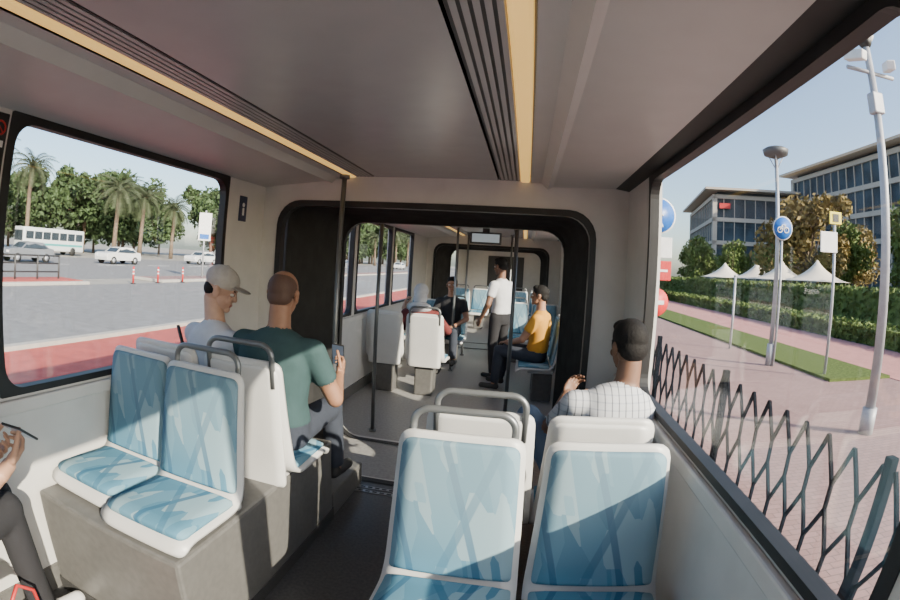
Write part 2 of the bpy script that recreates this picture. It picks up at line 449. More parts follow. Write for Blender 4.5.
mb.box((-0.60, 7.0, 1.98), (0.46, 0.08, 0.17), M_dark, bevel=0.01)
mb.box((-0.60, 6.955, 1.98), (0.40, 0.006, 0.12), mat('screen_face', (0.35, 0.4, 0.42), 0.3, emit=(0.5, 0.6, 0.65), estr=0.4))
mb.box((-0.60, 7.0, 2.095), (0.1, 0.05, 0.08), M_dark); mb.done()

# ------------------------------------------------------------------ people
def remesh(parts, voxel, it=3):
    V = []; F = []
    for v, f in parts:
        o = len(V); V.extend([tuple(p) for p in v]); F.extend([[i + o for i in q] for q in f])
    me = bpy.data.meshes.new('tmp'); me.from_pydata(V, [], F); me.update()
    bm = bmesh.new(); bm.from_mesh(me); bmesh.ops.recalc_face_normals(bm, faces=bm.faces[:]); bm.to_mesh(me); bm.free()
    o = bpy.data.objects.new('tmp', me); COL.objects.link(o)
    r = o.modifiers.new('r', 'REMESH'); r.mode = 'VOXEL'; r.voxel_size = voxel; r.adaptivity = 0
    s = o.modifiers.new('s', 'SMOOTH'); s.factor = 0.5; s.iterations = it
    dg = bpy.context.evaluated_depsgraph_get(); dg.update()
    ev = o.evaluated_get(dg); em = ev.to_mesh()
    n = len(em.vertices); co = np.empty(n * 3, dtype=np.float32); em.vertices.foreach_get('co', co); co = co.reshape(-1, 3).copy()
    faces = [list(p.vertices) for p in em.polygons]
    ev.to_mesh_clear(); bpy.data.objects.remove(o, do_unlink=True); bpy.data.meshes.remove(me)
    return co, faces

class Cone:
    def __init__(s, a, b, ra, rb, m, flat=False, n=18):
        s.a, s.b, s.ra, s.rb, s.m, s.flat, s.n = Vector(a), Vector(b), ra, rb, m, flat, n
    def mesh(s):
        d = s.b - s.a; L = d.length; d.normalize(); e1 = d.orthogonal().normalized(); e2 = d.cross(e1)
        st = []
        for k in range(1, 6):
            t = math.pi / 2 * k / 6; st.append((-s.ra * math.cos(t), s.ra * math.sin(t)))
        st.append((0, s.ra)); st.append((L, s.rb))
        if not s.flat:
            for k in range(5, 0, -1):
                t = math.pi / 2 * k / 6; st.append((L + s.rb * math.cos(t), s.rb * math.sin(t)))
        V = []; F = []; n = s.n
        for h, r in st:
            for k in range(n):
                A = 2 * PI * k / n; V.append(s.a + d * h + (e1 * math.cos(A) + e2 * math.sin(A)) * r)
        for i in range(len(st) - 1):
            for k in range(n):
                k2 = (k + 1) % n; F.append([i * n + k, i * n + k2, (i + 1) * n + k2, (i + 1) * n + k])
        F.append(list(range(n))[::-1]); F.append([(len(st) - 1) * n + k for k in range(n)])
        return V, F
    def dist(s, P):
        a = np.array(s.a); d = np.array(s.b) - a; L = np.linalg.norm(d); d = d / L
        q = P - a; t = q @ d; rad = np.linalg.norm(q - np.outer(t, d), axis=1)
        tc = np.clip(t, 0, L); r = s.ra + (s.rb - s.ra) * tc / L
        ds = np.sqrt(rad ** 2 + (t - tc) ** 2) - r
        if s.flat: ds = np.where(t > L, np.maximum(rad - s.rb, t - L), ds)
        return ds
class Ell:
    def __init__(s, c, r, m, R=None):
        s.c, s.r, s.m, s.R = Vector(c), r, m, (R if R else Matrix.Identity(3))
    def mesh(s):
        nu, nv = 24, 16; V = []; F = []
        for j in range(1, nv):
            t = PI * j / nv
            for k in range(nu):
                A = 2 * PI * k / nu
                V.append(s.c + s.R @ Vector((s.r[0] * math.sin(t) * math.cos(A), s.r[1] * math.sin(t) * math.sin(A), -s.r[2] * math.cos(t))))
        for i in range(nv - 2):
            for k in range(nu):
                k2 = (k + 1) % nu; F.append([i * nu + k, i * nu + k2, (i + 1) * nu + k2, (i + 1) * nu + k])
        F.append(list(range(nu))[::-1]); F.append([(nv - 2) * nu + k for k in range(nu)])
        return V, F
    def dist(s, P):
        q = (P - np.array(s.c)) @ np.array(s.R)
        return (np.linalg.norm(q / np.array(s.r), axis=1) - 1) * min(s.r)
class Torso:
    def __init__(s, rings, m):
        s.rings = rings; s.m = m
    def mesh(s):
        n = 28; V = []; F = []; R = s.rings
        for i, (c, w, d) in enumerate(R):
            ax = (R[min(i + 1, len(R) - 1)][0] - R[max(i - 1, 0)][0]).normalized()
            e1 = (Vector((1, 0, 0)) - ax * ax.x).normalized(); e2 = ax.cross(e1)
            for k in range(n):
                A = 2 * PI * k / n; cx, sy = math.cos(A), math.sin(A)
                px = math.copysign(abs(cx) ** 0.85, cx); py = math.copysign(abs(sy) ** 0.9, sy)
                V.append(c + e1 * w * px + e2 * d * py)
        for i in range(len(R) - 1):
            for k in range(n):
                k2 = (k + 1) % n; F.append([i * n + k, i * n + k2, (i + 1) * n + k2, (i + 1) * n + k])
        F.append(list(range(n))[::-1]); F.append([(len(R) - 1) * n + k for k in range(n)])
        return V, F
    def dist(s, P):
        best = np.full(len(P), 1e3)
        R = s.rings
        for i in range(len(R) - 1):
            a = np.array(R[i][0]); d = np.array(R[i + 1][0]) - a; L = np.linalg.norm(d); d = d / L
            q = P - a; t = q @ d; tc = np.clip(t, 0, L); f = tc / L
            w = R[i][1] + (R[i + 1][1] - R[i][1]) * f; dd = R[i][2] + (R[i + 1][2] - R[i][2]) * f
            e1 = np.array([1, 0, 0]) - d * d[0]; e1 /= np.linalg.norm(e1); e2 = np.cross(d, e1)
            rr = (np.sqrt((q @ e1 / w) ** 2 + (q @ e2 / dd) ** 2) - 1) * np.minimum(w, dd)
            ds = np.maximum(rr, np.abs(t - tc)); best = np.minimum(best, ds)
        return best
def build_group(mb, prims, voxel, it=3, M=None):
    co, F = remesh([p.mesh() for p in prims], voxel, it)
    fc = np.array([co[f].mean(axis=0) for f in F]) if F else np.zeros((0, 3))
    D = np.stack([p.dist(fc) for p in prims]); idx = D.argmin(axis=0)
    o = len(mb.v)
    mb.v.extend([tuple(c) for c in co.tolist()])
    mids = [mb.midx(p.m) for p in prims]
    for f, k in zip(F, idx):
        mb.f.append([i + o for i in f]); mb.mi.append(mids[k]); mb.sm.append(True)

def hand(mb, wrist, fwd, nrm, thumb, skin, curl=0.5, vox=0.0035, spread=0.0):
    f = Vector(fwd).normalized(); n = Vector(nrm); n = (n - f * n.dot(f)).normalized(); s = Vector(thumb); s = (s - f * s.dot(f) - n * s.dot(n)).normalized()
    w = Vector(wrist); P = []
    R = Matrix((s, f, n)).transposed()
    P.append(Ell(w + f * 0.048, (0.040, 0.052, 0.015), skin, R))
    P.append(Cone(w - f * 0.03, w + f * 0.02, 0.026, 0.024, skin))
    P.append(Ell(w + f * 0.035 + s * 0.024 + n * 0.008, (0.018, 0.032, 0.014), skin, R))
    for lat, L, r, base in ((0.030, 0.072, 0.0092, 0.085), (0.010, 0.080, 0.0095, 0.09), (-0.010, 0.074, 0.0092, 0.086), (-0.029, 0.058, 0.0082, 0.077)):
        p = w + f * base + s * lat; P.append(Cone(w + f * 0.03 + s * lat * 0.7, p, 0.011, r + 0.001, skin))
        ang = curl * 0.55; side = s * (lat * 3 * spread)
        for fr in (0.45, 0.31, 0.24):
            d = (f * math.cos(ang) + n * math.sin(ang) + side).normalized(); q = p + d * L * fr
            P.append(Cone(p, q, r, r * 0.9, skin, n=12)); p = q; r *= 0.9; ang += curl
    p = w + f * 0.022 + s * 0.032; d = (f * 0.62 + s * 0.62 + n * 0.35).normalized(); r = 0.0125
    for L, k in ((0.042, 0), (0.033, 0.5), (0.026, 0.5)):
        d = (d + f * 0.5 * (k > 0) + n * k * curl * 0.6).normalized(); q = p + d * L; P.append(Cone(p, q, r, r * 0.87, skin, n=12)); p = q; r *= 0.87
    build_group(mb, P, vox, 2)

def head(mb, c, R, skin, hair, style='short', voxf=0.0045, capm=None):
    lip = mat('lips', (0.30, 0.12, 0.10), 0.5)
    X = lambda x, y, z: Vector(c) + R @ Vector((x, y, z))
    E = lambda x, y, z, a, b, d, m: Ell(X(x, y, z), (a, b, d), m, R)
    P = [E(0, -0.012, 0.032, 0.074, 0.094, 0.084, skin), E(0, 0.026, -0.042, 0.056, 0.060, 0.066, skin), E(0, 0.066, -0.088, 0.025, 0.022, 0.02, skin),
         E(0, -0.03, -0.03, 0.062, 0.06, 0.06, skin),
         E(0, 0.090, -0.022, 0.015, 0.018, 0.014, skin), Cone(X(0, 0.082, 0.012), X(0, 0.096, -0.018), 0.009, 0.011, skin),
         E(0.031, 0.066, -0.028, 0.024, 0.02, 0.022, skin), E(-0.031, 0.066, -0.028, 0.024, 0.02, 0.022, skin),
         E(0, 0.078, 0.024, 0.045, 0.014, 0.010, skin)]
    for sx in (-1, 1):
        P.append(E(sx * 0.077, -0.008, -0.008, 0.008, 0.020, 0.031, skin)); P.append(E(sx * 0.082, -0.014, 0.006, 0.008, 0.016, 0.018, skin))
        P.append(E(sx * 0.028, 0.081, 0.026, 0.019, 0.007, 0.0045, hair))
    P.append(E(0, 0.083, -0.055, 0.023, 0.009, 0.0045, lip)); P.append(E(0, 0.081, -0.064, 0.019, 0.009, 0.0055, lip))
    if style == 'short':
        P += [E(0, -0.022, 0.048, 0.081, 0.098, 0.088, hair), E(0, -0.055, -0.002, 0.073, 0.060, 0.066, hair), E(0, 0.035, 0.095, 0.058, 0.045, 0.034, hair), E(0, -0.03, 0.02, 0.079, 0.07, 0.07, hair),
              E(0.072, 0.012, 0.012, 0.006, 0.014, 0.03, hair), E(-0.072, 0.012, 0.012, 0.006, 0.014, 0.03, hair)]
    elif style == 'buzz':
        P += [E(0, -0.022, 0.030, 0.0755, 0.0885, 0.080, hair), E(0, -0.050, -0.015, 0.067, 0.053, 0.055, hair)]
    elif style == 'cap':
        P += [E(0, -0.05, -0.008, 0.070, 0.055, 0.055, hair), E(0, -0.014, 0.058, 0.084, 0.104, 0.078, capm),
              E(0, 0.105, 0.045, 0.068, 0.065, 0.008, capm), E(0, -0.014, 0.137, 0.01, 0.01, 0.006, capm)]
    elif style == 'scarf':
        P += [E(0, -0.03, 0.03, 0.092, 0.098, 0.102, capm), E(0, -0.035, -0.07, 0.085, 0.085, 0.10, capm), E(0, 0.02, -0.13, 0.09, 0.075, 0.05, capm), E(0, -0.02, -0.19, 0.15, 0.11, 0.07, capm)]
    build_group(mb, P, voxf, 2)
    eye = mat('eye_white', (0.7, 0.68, 0.66), 0.3); pup = mat('pupil', (0.02, 0.012, 0.01), 0.2)
    for sx in (-1, 1):
        mb.ell(X(sx * 0.030, 0.0735, 0.004), (0.0135, 0.0135, 0.0085), eye, 14, 10, R); mb.ell(X(sx * 0.030, 0.0835, 0.004), (0.006, 0.005, 0.0062), pup, 10, 8, R)

def person(name, loc, yaw, cfg):
    mb = MB(name); skin = cfg['skin']; shirt = cfg['shirt']; trou = cfg['trousers']; shoe = cfg['shoes']; hair = cfg['hair']
    N = Vector(cfg.get('neck', (0, 0.03, 0.50)))
    fat = cfg.get('fat', 1.0)
    prims = []
    st = [(-0.13, 0.13, 0.10), (-0.06, 0.172, 0.122), (0.04, 0.172, 0.122), (0.14, 0.158, 0.115), (0.26, 0.170, 0.118), (0.36, 0.185, 0.118), (0.43, 0.180, 0.105), (0.475, 0.135, 0.085), (0.51, 0.075, 0.062)]
    up = N / 0.50
    def sp(t):
        q = up * t
        if t < 0: q = Vector((0, 0, t))
        q = q + Vector((0, -0.02 * math.sin(PI * min(1, max(0, t / 0.5))), 0)); return q
    prims.append(Torso([(sp(t), w * fat, d * fat) for t, w, d in st][2:], shirt))
    prims.append(Torso([(sp(t), w * fat * 0.98, d * fat * 0.98) for t, w, d in st[:3]], trou))
    R = Matrix.Rotation(cfg.get('hy', 0), 3, 'Z') @ Matrix.Rotation(cfg.get('hp', 0), 3, 'X') @ Matrix.Rotation(cfg.get('hr', 0), 3, 'Y')
    hc = N + Vector(cfg.get('hoff', (0, 0.035, 0.185)))
    prims.append(Cone(N - Vector((0, 0, 0.03)), hc + R @ Vector((0, -0.03, -0.06)), 0.062, 0.055, skin))
    for sgn, side in ((-1, 'L'), (1, 'R')):
        sh = sp(0.42) + Vector((sgn * 0.185 * fat, 0.0, 0.0)) + Vector(cfg.get('sh' + side, (0, 0, 0)))
        el, wr, hd, pn, th, curl = cfg['arm' + side]; el, wr = Vector(el), Vector(wr)
        prims.append(Cone(sp(0.40) + Vector((sgn * 0.09, 0, 0.01)), sh, 0.075, 0.066, shirt))
        prims.append(Cone(sh, el, 0.052, 0.043, skin if cfg.get('sleeve', 0.6) < 1 else shirt))
        slv = cfg.get('sleeve', 0.6)
        if slv < 1: prims.append(Cone(sh, sh.lerp(el, slv), 0.066, 0.060, shirt, flat=True))
        else: prims.append(Cone(sh, el, 0.066, 0.054, shirt))
        e2 = cfg.get('sleeve2', 0.0)
        if e2 > 0: prims.append(Cone(el, el.lerp(wr, e2), 0.054, 0.042, shirt, flat=True))
        prims.append(Cone(el, wr, 0.043, 0.027, skin))
        hand(mb, wr + (wr - el).normalized() * 0.01, hd, pn, th, skin, curl, cfg.get('hv', 0.0038))
        kn, an, to = [Vector(q) for q in cfg['leg' + side]]
        hip = Vector((sgn * 0.09, 0.0, -0.03))
        prims.append(Cone(hip, kn, 0.092, 0.066, trou)); prims.append(Cone(kn, kn.lerp(an, 0.35), 0.062, 0.063, trou)); prims.append(Cone(kn.lerp(an, 0.35), an + (an - kn).normalized() * -0.03, 0.063, 0.052, trou, flat=True))
        prims.append(Cone(kn.lerp(an, 0.6), an, 0.034, 0.032, skin))
        fd = (to - an); fd.z = 0; fd.normalize()
        zz = an.z - 0.055
        prims.append(Cone(an + Vector((0, 0, -0.015)) - fd * 0.02, an + fd * 0.07 + Vector((0, 0, -0.03)), 0.04, 0.036, shoe))
        prims.append(Cone(Vector((an.x, an.y, zz + 0.03)) - fd * 0.03, Vector((an.x, an.y, zz + 0.028)) + fd * 0.16, 0.036, 0.034, shoe))
    for q in cfg.get('extra', []): prims.append(q)
    build_group(mb, prims, 0.011, 3)
    head(mb, hc, R, skin, hair, cfg.get('style', 'short'), 0.0045, cfg.get('capm'))
    if 'post' in cfg: cfg['post'](mb)
    return mb.done(loc, yaw)

def skinm(n, c): return mat(n, c, 0.55, noise=0.05, scale=30)
SK1 = skinm('skin_tan', (0.42, 0.24, 0.16)); SK2 = skinm('skin_medium', (0.30, 0.155, 0.095)); SK3 = skinm('skin_brown', (0.17, 0.088, 0.055)); SK4 = skinm('skin_light', (0.48, 0.30, 0.22))
H1 = mat('hair_black', (0.008, 0.007, 0.007), 0.75, bump=0.3, scale=120, spec=0.25); H2 = mat('hair_shaved', (0.085, 0.045, 0.032), 0.7, scale=200)
C_white = mat('cloth_white', (0.50, 0.51, 0.54), 0.9, bump=0.2, scale=14); C_teal = mat('cloth_teal', (0.038, 0.072, 0.076), 0.9, bump=0.3, scale=12, spec=0.2)
C_jean = mat('denim_blue', (0.10, 0.15, 0.23), 0.9, bump=0.3, scale=12); C_dark = mat('cloth_black', (0.018, 0.018, 0.022), 0.9, bump=0.2, scale=14)
C_djean = mat('denim_dark', (0.03, 0.037, 0.055), 0.9, bump=0.2, scale=14); C_plaid = plaid_mat()
C_orange = mat('cloth_mustard', (0.50, 0.24, 0.025), 0.9, bump=0.2, scale=12)
C_cap = mat('cap_fabric', (0.40, 0.38, 0.35), 0.9, bump=0.2, scale=40); S_white = mat('shoe_white', (0.6, 0.6, 0.6), 0.6); S_dark = mat('shoe_dark', (0.03, 0.03, 0.03), 0.6)
C_maroon = mat('cloth_maroon', (0.12, 0.02, 0.02), 0.9)

SEAT_LEGS = dict(legL=((-0.12, 0.42, 0.01), (-0.13, 0.46, -0.40), (-0.14, 0.6, -0.45)), legR=((0.12, 0.42, 0.01), (0.13, 0.46, -0.40), (0.14, 0.6, -0.45)))
def phone(loc, rot):
    mb = MB('smartphone'); mb.box((0, 0, 0), (0.072, 0.008, 0.15), M_black, bevel=0.003)
    mb.box((0, -0.0045, 0), (0.066, 0.001, 0.14), mat('phone_screen', (0.02, 0.02, 0.03), 0.1, emit=(0.3, 0.4, 0.5), estr=0.3))
    o = mb.done(loc); o.rotation_euler = rot; return o

MZ = 0.715
person('man_in_teal_shirt', (-1.17, 2.07, MZ), -0.05, dict(SEAT_LEGS, skin=SK2, shirt=C_teal, trousers=C_djean, shoes=S_dark, hair=H2, style='buzz', fat=1.12,
    neck=(-0.01, 0.05, 0.475), hp=-0.12, hy=0.12,
    armL=((-0.27, 0.10, 0.17), (-0.16, 0.34, 0.17), (0.5, 0.8, 0.15), (0.4, 0, 0.8), (0.5, -0.2, 0.8), 0.8),
    armR=((0.29, 0.10, 0.16), (0.20, 0.34, 0.22), (-0.1, 0.8, 0.4), (-0.9, 0, 0.2), (0, -0.3, 0.9), 0.9)))
phone((-1.17 + 0.16, 2.07 + 0.45, MZ + 0.31), (0.5, 0.1, 0.1))
def strap(mb):
    pts = []
    for i in range(13):
        t = i / 12; a = -0.15 + 0.30 * t
        pts.append((a - 0.02 + 0.02 * t, -0.128 + 0.012 * math.sin(PI * t) * -1 + 0.03 * (1 - t), 0.46 - 0.44 * t))
    mb.tube(pts, 0.011, M_black, 6)
person('man_in_white_cap', (-1.62, 2.12, MZ - 0.03), -0.25, dict(SEAT_LEGS, skin=SK4, shirt=C_white, trousers=C_djean, shoes=S_dark, hair=H1, style='cap', capm=C_cap,
    neck=(-0.02, 0.06, 0.485), hp=-0.35, hy=-0.95, post=strap, fat=0.95,
    armL=((-0.18, 0.14, 0.17), (-0.04, 0.32, 0.12), (0.6, 0.8, 0.1), (0.2, 0, -0.9), (0.3, -0.5, 0), 0.7),
    armR=((0.27, 0.14, 0.20), (0.16, 0.36, 0.22), (-0.4, 0.8, 0.3), (-0.6, 0, -0.5), (0, -0.3, 0.8), 0.8)))
person('man_in_plaid_shirt', (0.39, 2.13, SR + 0.10), 0.08, dict(skin=SK3, shirt=C_plaid, trousers=C_jean, shoes=S_dark, hair=H1, style='short', sleeve=0.75, fat=1.02,
    neck=(0.12, 0.03, 0.485), hp=-0.1, hy=0.25, shR=(-0.09, 0.0, -0.02), shL=(-0.03, 0, 0),
    legL=((-0.29, 0.33, 0.24), (-0.10, 0.56, 0.02), (0.05, 0.62, 0.0)), legR=((0.04, 0.42, 0.02), (0.02, 0.46, -0.40), (0.03, 0.6, -0.45)),
    armL=((-0.19, 0.20, 0.22), (-0.10, 0.38, 0.34), (0.4, 0.5, 0.6), (0.5, -0.8, 0.2), (0.6, 0, 0.3), 0.7),
    armR=((0.13, 0.16, 0.18), (0.0, 0.36, 0.16), (-0.5, 0.8, 0.0), (0, 0.1, -1), (-0.9, 0.2, 0), 0.5)))
person('seated_woman_with_phone', (-1.62, 0.34, 0.50 + 0.125), -0.05, dict(skin=SK1, shirt=C_maroon, trousers=C_dark, shoes=S_white, hair=H1, style='short', sleeve=1.0, sleeve2=0.35, fat=0.92,
    neck=(0, 0.04, 0.49), hp=-0.4,
    legL=((-0.10, 0.42, 0.02), (-0.09, 0.50, -0.545), (-0.08, 0.64, -0.55)), legR=((0.02, 0.40, 0.02), (0.03, 0.43, -0.545), (0.06, 0.62, -0.55)),
    armL=((-0.18, 0.12, 0.20), (0.03, 0.33, 0.25), (0.7, 0.6, 0.2), (0.3, -0.2, 0.8), (0.2, -0.3, 0.8), 0.7),
    armR=((0.26, 0.12, 0.18), (0.24, 0.33, 0.27), (-0.35, 0.85, 0.3), (-0.6, 0, 0.7), (0.6, 0, 0.6), 0.9)))
phone((-1.40, 0.765, 0.985), (1.0, 0.1, 0.5))
mb = MB('red_handbag')
M_rb = mat('bag_red', (0.45, 0.03, 0.03), 0.5)
mb.box((0, 0, 0.13), (0.10, 0.22, 0.26), M_rb, bevel=0.03, seg=3)
mb.tube([(0, -0.08, 0.25), (0, -0.07, 0.38), (0, 0, 0.44), (0, 0.07, 0.38), (0, 0.08, 0.25)], 0.008, M_rb, 8)
mb.done((-1.45, 0.62, 0.0), 0.2)

person('man_in_mustard_shirt', (0.20, 5.75, S2 + 0.12), PI / 2 - 0.35, dict(skin=SK2, shirt=C_orange, trousers=C_djean, shoes=S_dark, hair=H1, style='short', hv=0.005,
    neck=(0, -0.02, 0.50), hp=0.0, hy=0.2,
    legL=((-0.14, 0.43, 0.0), (-0.16, 0.46, -0.43), (-0.18, 0.62, -0.45)), legR=((0.14, 0.43, 0.0), (0.15, 0.52, -0.43), (0.16, 0.66, -0.45)),
    armL=((-0.26, 0.10, 0.18), (-0.12, 0.32, 0.10), (0.4, 0.9, 0), (0, 0, -1), (0.8, 0, 0), 0.4),
    armR=((0.26, 0.10, 0.18), (0.14, 0.32, 0.10), (-0.4, 0.9, 0), (0, 0, -1), (-0.8, 0, 0), 0.4)))
STAND = dict(legL=((-0.10, 0.03, -0.42), (-0.11, -0.02, -0.84), (-0.13, 0.13, -0.87)), legR=((0.10, 0.02, -0.42), (0.11, -0.0, -0.84), (0.14, 0.14, -0.87)))
person('standing_man', (-0.31, 6.75, 0.895), 0.9, dict(STAND, skin=SK3, shirt=C_white, trousers=C_dark, shoes=S_dark, hair=H1, style='short', hv=0.005,
    neck=(0, 0.02, 0.50), hp=-0.15, fat=0.92,
    armL=((-0.27, 0.0, 0.16), (-0.24, 0.14, -0.04), (0, 0.5, -0.8), (1, 0, 0), (0, 0.9, 0), 0.4),
    armR=((0.27, 0.08, 0.18), (0.20, 0.26, 0.22), (-0.1, 0.8, 0.4), (-1, 0, 0), (0, 0, 0.9), 0.8)))
person('woman_in_headscarf', (-1.15, 5.68, S2 + 0.12), 0.1, dict(SEAT_LEGS, skin=SK4, shirt=C_maroon, trousers=C_dark, shoes=S_dark, hair=H1, style='scarf', capm=C_white, hv=0.005, sleeve=1.0, sleeve2=0.8,
    neck=(-0.10, 0.14, 0.42), hp=-0.5,
    armL=((-0.27, 0.12, 0.2), (-0.3, 0.15, 0.44), (0.2, 0.1, 0.9), (1, 0, 0), (0, 0.9, 0), 0.8),
    armR=((0.26, 0.10, 0.18), (0.14, 0.32, 0.10), (-0.4, 0.9, 0), (0, 0, -1), (-0.8, 0, 0), 0.4)))
person('man_in_black_shirt', (-1.10, 7.32, S2 + 0.12), PI, dict(SEAT_LEGS, skin=SK2, shirt=C_dark, trousers=C_djean, shoes=S_dark, hair=H1, style='short', hv=0.005,
    armL=((-0.26, 0.10, 0.18), (-0.12, 0.32, 0.10), (0.4, 0.9, 0), (0, 0, -1), (0.8, 0, 0), 0.4),
    armR=((0.26, 0.10, 0.18), (0.14, 0.32, 0.10), (-0.4, 0.9, 0), (0, 0, -1), (-0.8, 0, 0), 0.4)))

# ------------------------------------------------------------------ exterior
GZ = -0.34
M_asph = mat('asphalt', (0.19, 0.19, 0.195), 0.9, noise=0.12, scale=3, spec=0.2); M_terra = mat('terracotta_paving', (0.38, 0.085, 0.07), 0.85, noise=0.12, scale=4, spec=0.2)
M_sand = mat('concrete_ground', (0.27, 0.255, 0.23), 0.9, noise=0.1, scale=0.6, spec=0.2); M_grass = mat('lawn', (0.08, 0.11, 0.032), 0.95, noise=0.3, scale=14, bump=0.6, spec=0.1)
M_kerb = mat('kerb_concrete', (0.36, 0.34, 0.31), 0.85); M_pink = mat('pink_cycle_path', (0.40, 0.19, 0.175), 0.85, noise=0.08, scale=3, spec=0.2)
M_line = mat('road_line', (0.7, 0.7, 0.68), 0.8)
M_brick = brick_mat('paving_brick', (0.28, 0.175, 0.165), (0.33, 0.21, 0.20), (0.17, 0.12, 0.115), 3.2)
M_fence = mat('fence_black', (0.005, 0.007, 0.012), 0.85, spec=0.1); M_galv = mat('galvanised_grey', (0.34, 0.35, 0.38), 0.5, metal=0.2)
mb = MB('ground'); mb.b2(-220, 220, -120, 320, GZ - 0.3, GZ - 0.02, M_sand); mb.done()
mb = MB('road'); mb.b2(-17.8, -8.0, -60, 200, GZ - 0.02, GZ, M_asph); mb.b2(-44, -20.2, -60, 200, GZ - 0.02, GZ, M_asph)
for k in range(30): mb.b2(-32.1, -31.95, -40 + k * 6, -37 + k * 6, GZ, GZ + 0.005, M_line)
mb.done()
mb = MB('terracotta_pavement'); mb.b2(-7.8, -2.1, -30, 200, GZ - 0.02, GZ + 0.01, M_terra); mb.b2(-8.0, -7.8, -30, 200, GZ - 0.02, GZ + 0.09, M_kerb); mb.done()
mb = MB('median_kerb'); mb.b2(-20.2, -17.8, -30, 14, GZ - 0.02, GZ + 0.13, M_kerb, bevel=0.03); mb.b2(-19.9, -18.1, -29, 13.8, GZ + 0.13, GZ + 0.15, M_terra)
mb.b2(-20.2, -17.8, 19, 90, GZ - 0.02, GZ + 0.13, M_kerb, bevel=0.03); mb.b2(-19.9, -18.1, 19.2, 89, GZ + 0.13, GZ + 0.15, M_brick); mb.done()
mb = MB('brick_paving'); mb.b2(1.2, 11.4, -20, 120, GZ - 0.02, GZ, M_brick); mb.done()
mb = MB('cycle_path'); mb.b2(8.1, 11.4, -20, 120, GZ, GZ + 0.012, M_pink); mb.done()
mb = MB('lawn'); mb.b2(6.3, 8.1, 8.2, 90, GZ, GZ + 0.06, M_grass); mb.b2(13.05, 14.4, -10, 120, GZ - 0.02, GZ + 0.04, M_grass); mb.b2(16.6, 34, -10, 120, GZ - 0.02, GZ + 0.04, M_grass); mb.done()

mb = MB('railing_fence')
FX = 1.87; y = -0.5; pan = 2.25
bar = 0.0155
while y < 32:
    mb.box((FX, y, GZ + 0.55), (0.06, 0.06, 1.14), M_fence, bevel=0.008)
    mb.box((FX, y, GZ + 0.01), (0.14, 0.14, 0.02), M_fence)
    a, b = y + 0.05, y + pan - 0.05
    mb.b2(FX - 0.015, FX + 0.015, a - 0.03, b + 0.03, GZ + 0.08, GZ + 0.12, M_fence)
    n = 8; d = (b - a) / n
    for i in range(n + 1):
        x = a + i * d
        mb.tube([(FX, x, GZ + 0.1), (FX, x, GZ + 0.42)], bar, M_fence, 4)
        for s2 in (-1, 1):
            xx = x + s2 * d / 2
            if a - 0.03 <= xx <= b + 0.03:
                mb.tube([(FX, x, GZ + 0.40), (FX, xx, GZ + 0.64)], bar, M_fence, 4)
                mb.tube([(FX, xx, GZ + 0.80), (FX, x, GZ + 1.06)], bar, M_fence, 4)
        if i < n: mb.tube([(FX, x + d / 2, GZ + 0.62), (FX, x + d / 2, GZ + 0.82)], bar, M_fence, 4)
    y += pan
mb.done()

def leaves(mb, pts, size, m, jitter=1.0):
    n = len(pts)
    A = np.random.randn(n, 3); A /= np.linalg.norm(A, axis=1)[:, None]; B = np.random.randn(n, 3); B -= (B * A).sum(1)[:, None] * A; B /= np.linalg.norm(B, axis=1)[:, None]
    s = size * (0.6 + 0.8 * np.random.rand(n))
    P = np.array(pts)
    q = np.stack([P - A * s[:, None] * .9, P + B * s[:, None] * .45, P + A * s[:, None] * .9, P - B * s[:, None] * .45], 1).reshape(-1, 3)
    mb.raw(q.tolist(), [[4 * i, 4 * i + 1, 4 * i + 2, 4 * i + 3] for i in range(n)], m)
G1 = mat('leaf_green', (0.048, 0.078, 0.032), 0.7, noise=0.45, scale=1.5, spec=0.2); G2 = mat('leaf_light', (0.10, 0.14, 0.038), 0.7, noise=0.35, scale=2, spec=0.2); G3 = mat('leaf_olive', (0.20, 0.15, 0.055), 0.75, noise=0.4, scale=1.5, spec=0.2)
GP = mat('palm_green', (0.06, 0.075, 0.04), 0.7, noise=0.3, spec=0.2); TR = mat('bark', (0.14, 0.10, 0.07), 0.9, noise=0.3, scale=10, bump=0.5)
def hedge(x0, x1, y0, y1, h, n, size, ml):
    mb = MB('hedge'); mb.b2(x0 + 0.08, x1 - 0.08, y0, y1, GZ, GZ + h - 0.08, ml)
    P = []
    for i in range(n):
        f = random.random(); yy = random.uniform(y0, y1)
        if f < 0.5: P.append((x0 + random.uniform(-0.04, 0.1), yy, GZ + random.uniform(0, h)))
        else: P.append((random.uniform(x0, x1), yy, GZ + h + random.uniform(-0.1, 0.05)))
    leaves(mb, P, size, ml); mb.done()
hedge(11.6, 13.0, 2, 80, 0.62, 14000, 0.10, G2)
hedge(14.5, 16.5, 2, 90, 1.75, 16000, 0.14, G2)
def tree(h, r, n, ml, size=0.28):
    mb = MB('broadleaf_tree')
    mb.tube([(0, 0, 0), (0.08, 0.05, h * 0.25), (0.0, 0.1, h * 0.5), (0.1, 0, h * 0.7)], [0.2, 0.16, 0.12, 0.06], TR, 8)
    P = []
    cl = []
    for i in range(18):
        a = random.uniform(0, 2 * PI); q = random.uniform(0.2, 0.8) * r; z = h * random.uniform(0.30, 0.88)
        c = Vector((q * math.cos(a), q * math.sin(a), z)); cl.append((c, r * random.uniform(0.22, 0.45)))
        mb.tube([(0.03, 0.05, h * 0.3), tuple(c * 0.6 + Vector((0, 0, z * 0.35))), tuple(c)], [0.07, 0.05, 0.02], TR, 5)
    for i in range(n):
        c, rr = random.choice(cl); d = Vector((random.gauss(0, 1), random.gauss(0, 1), random.gauss(0, 0.8))).normalized() * rr * random.uniform(0.5, 1.12)
        P.append(tuple(c + d))
    leaves(mb, P, size, ml)
    return mb
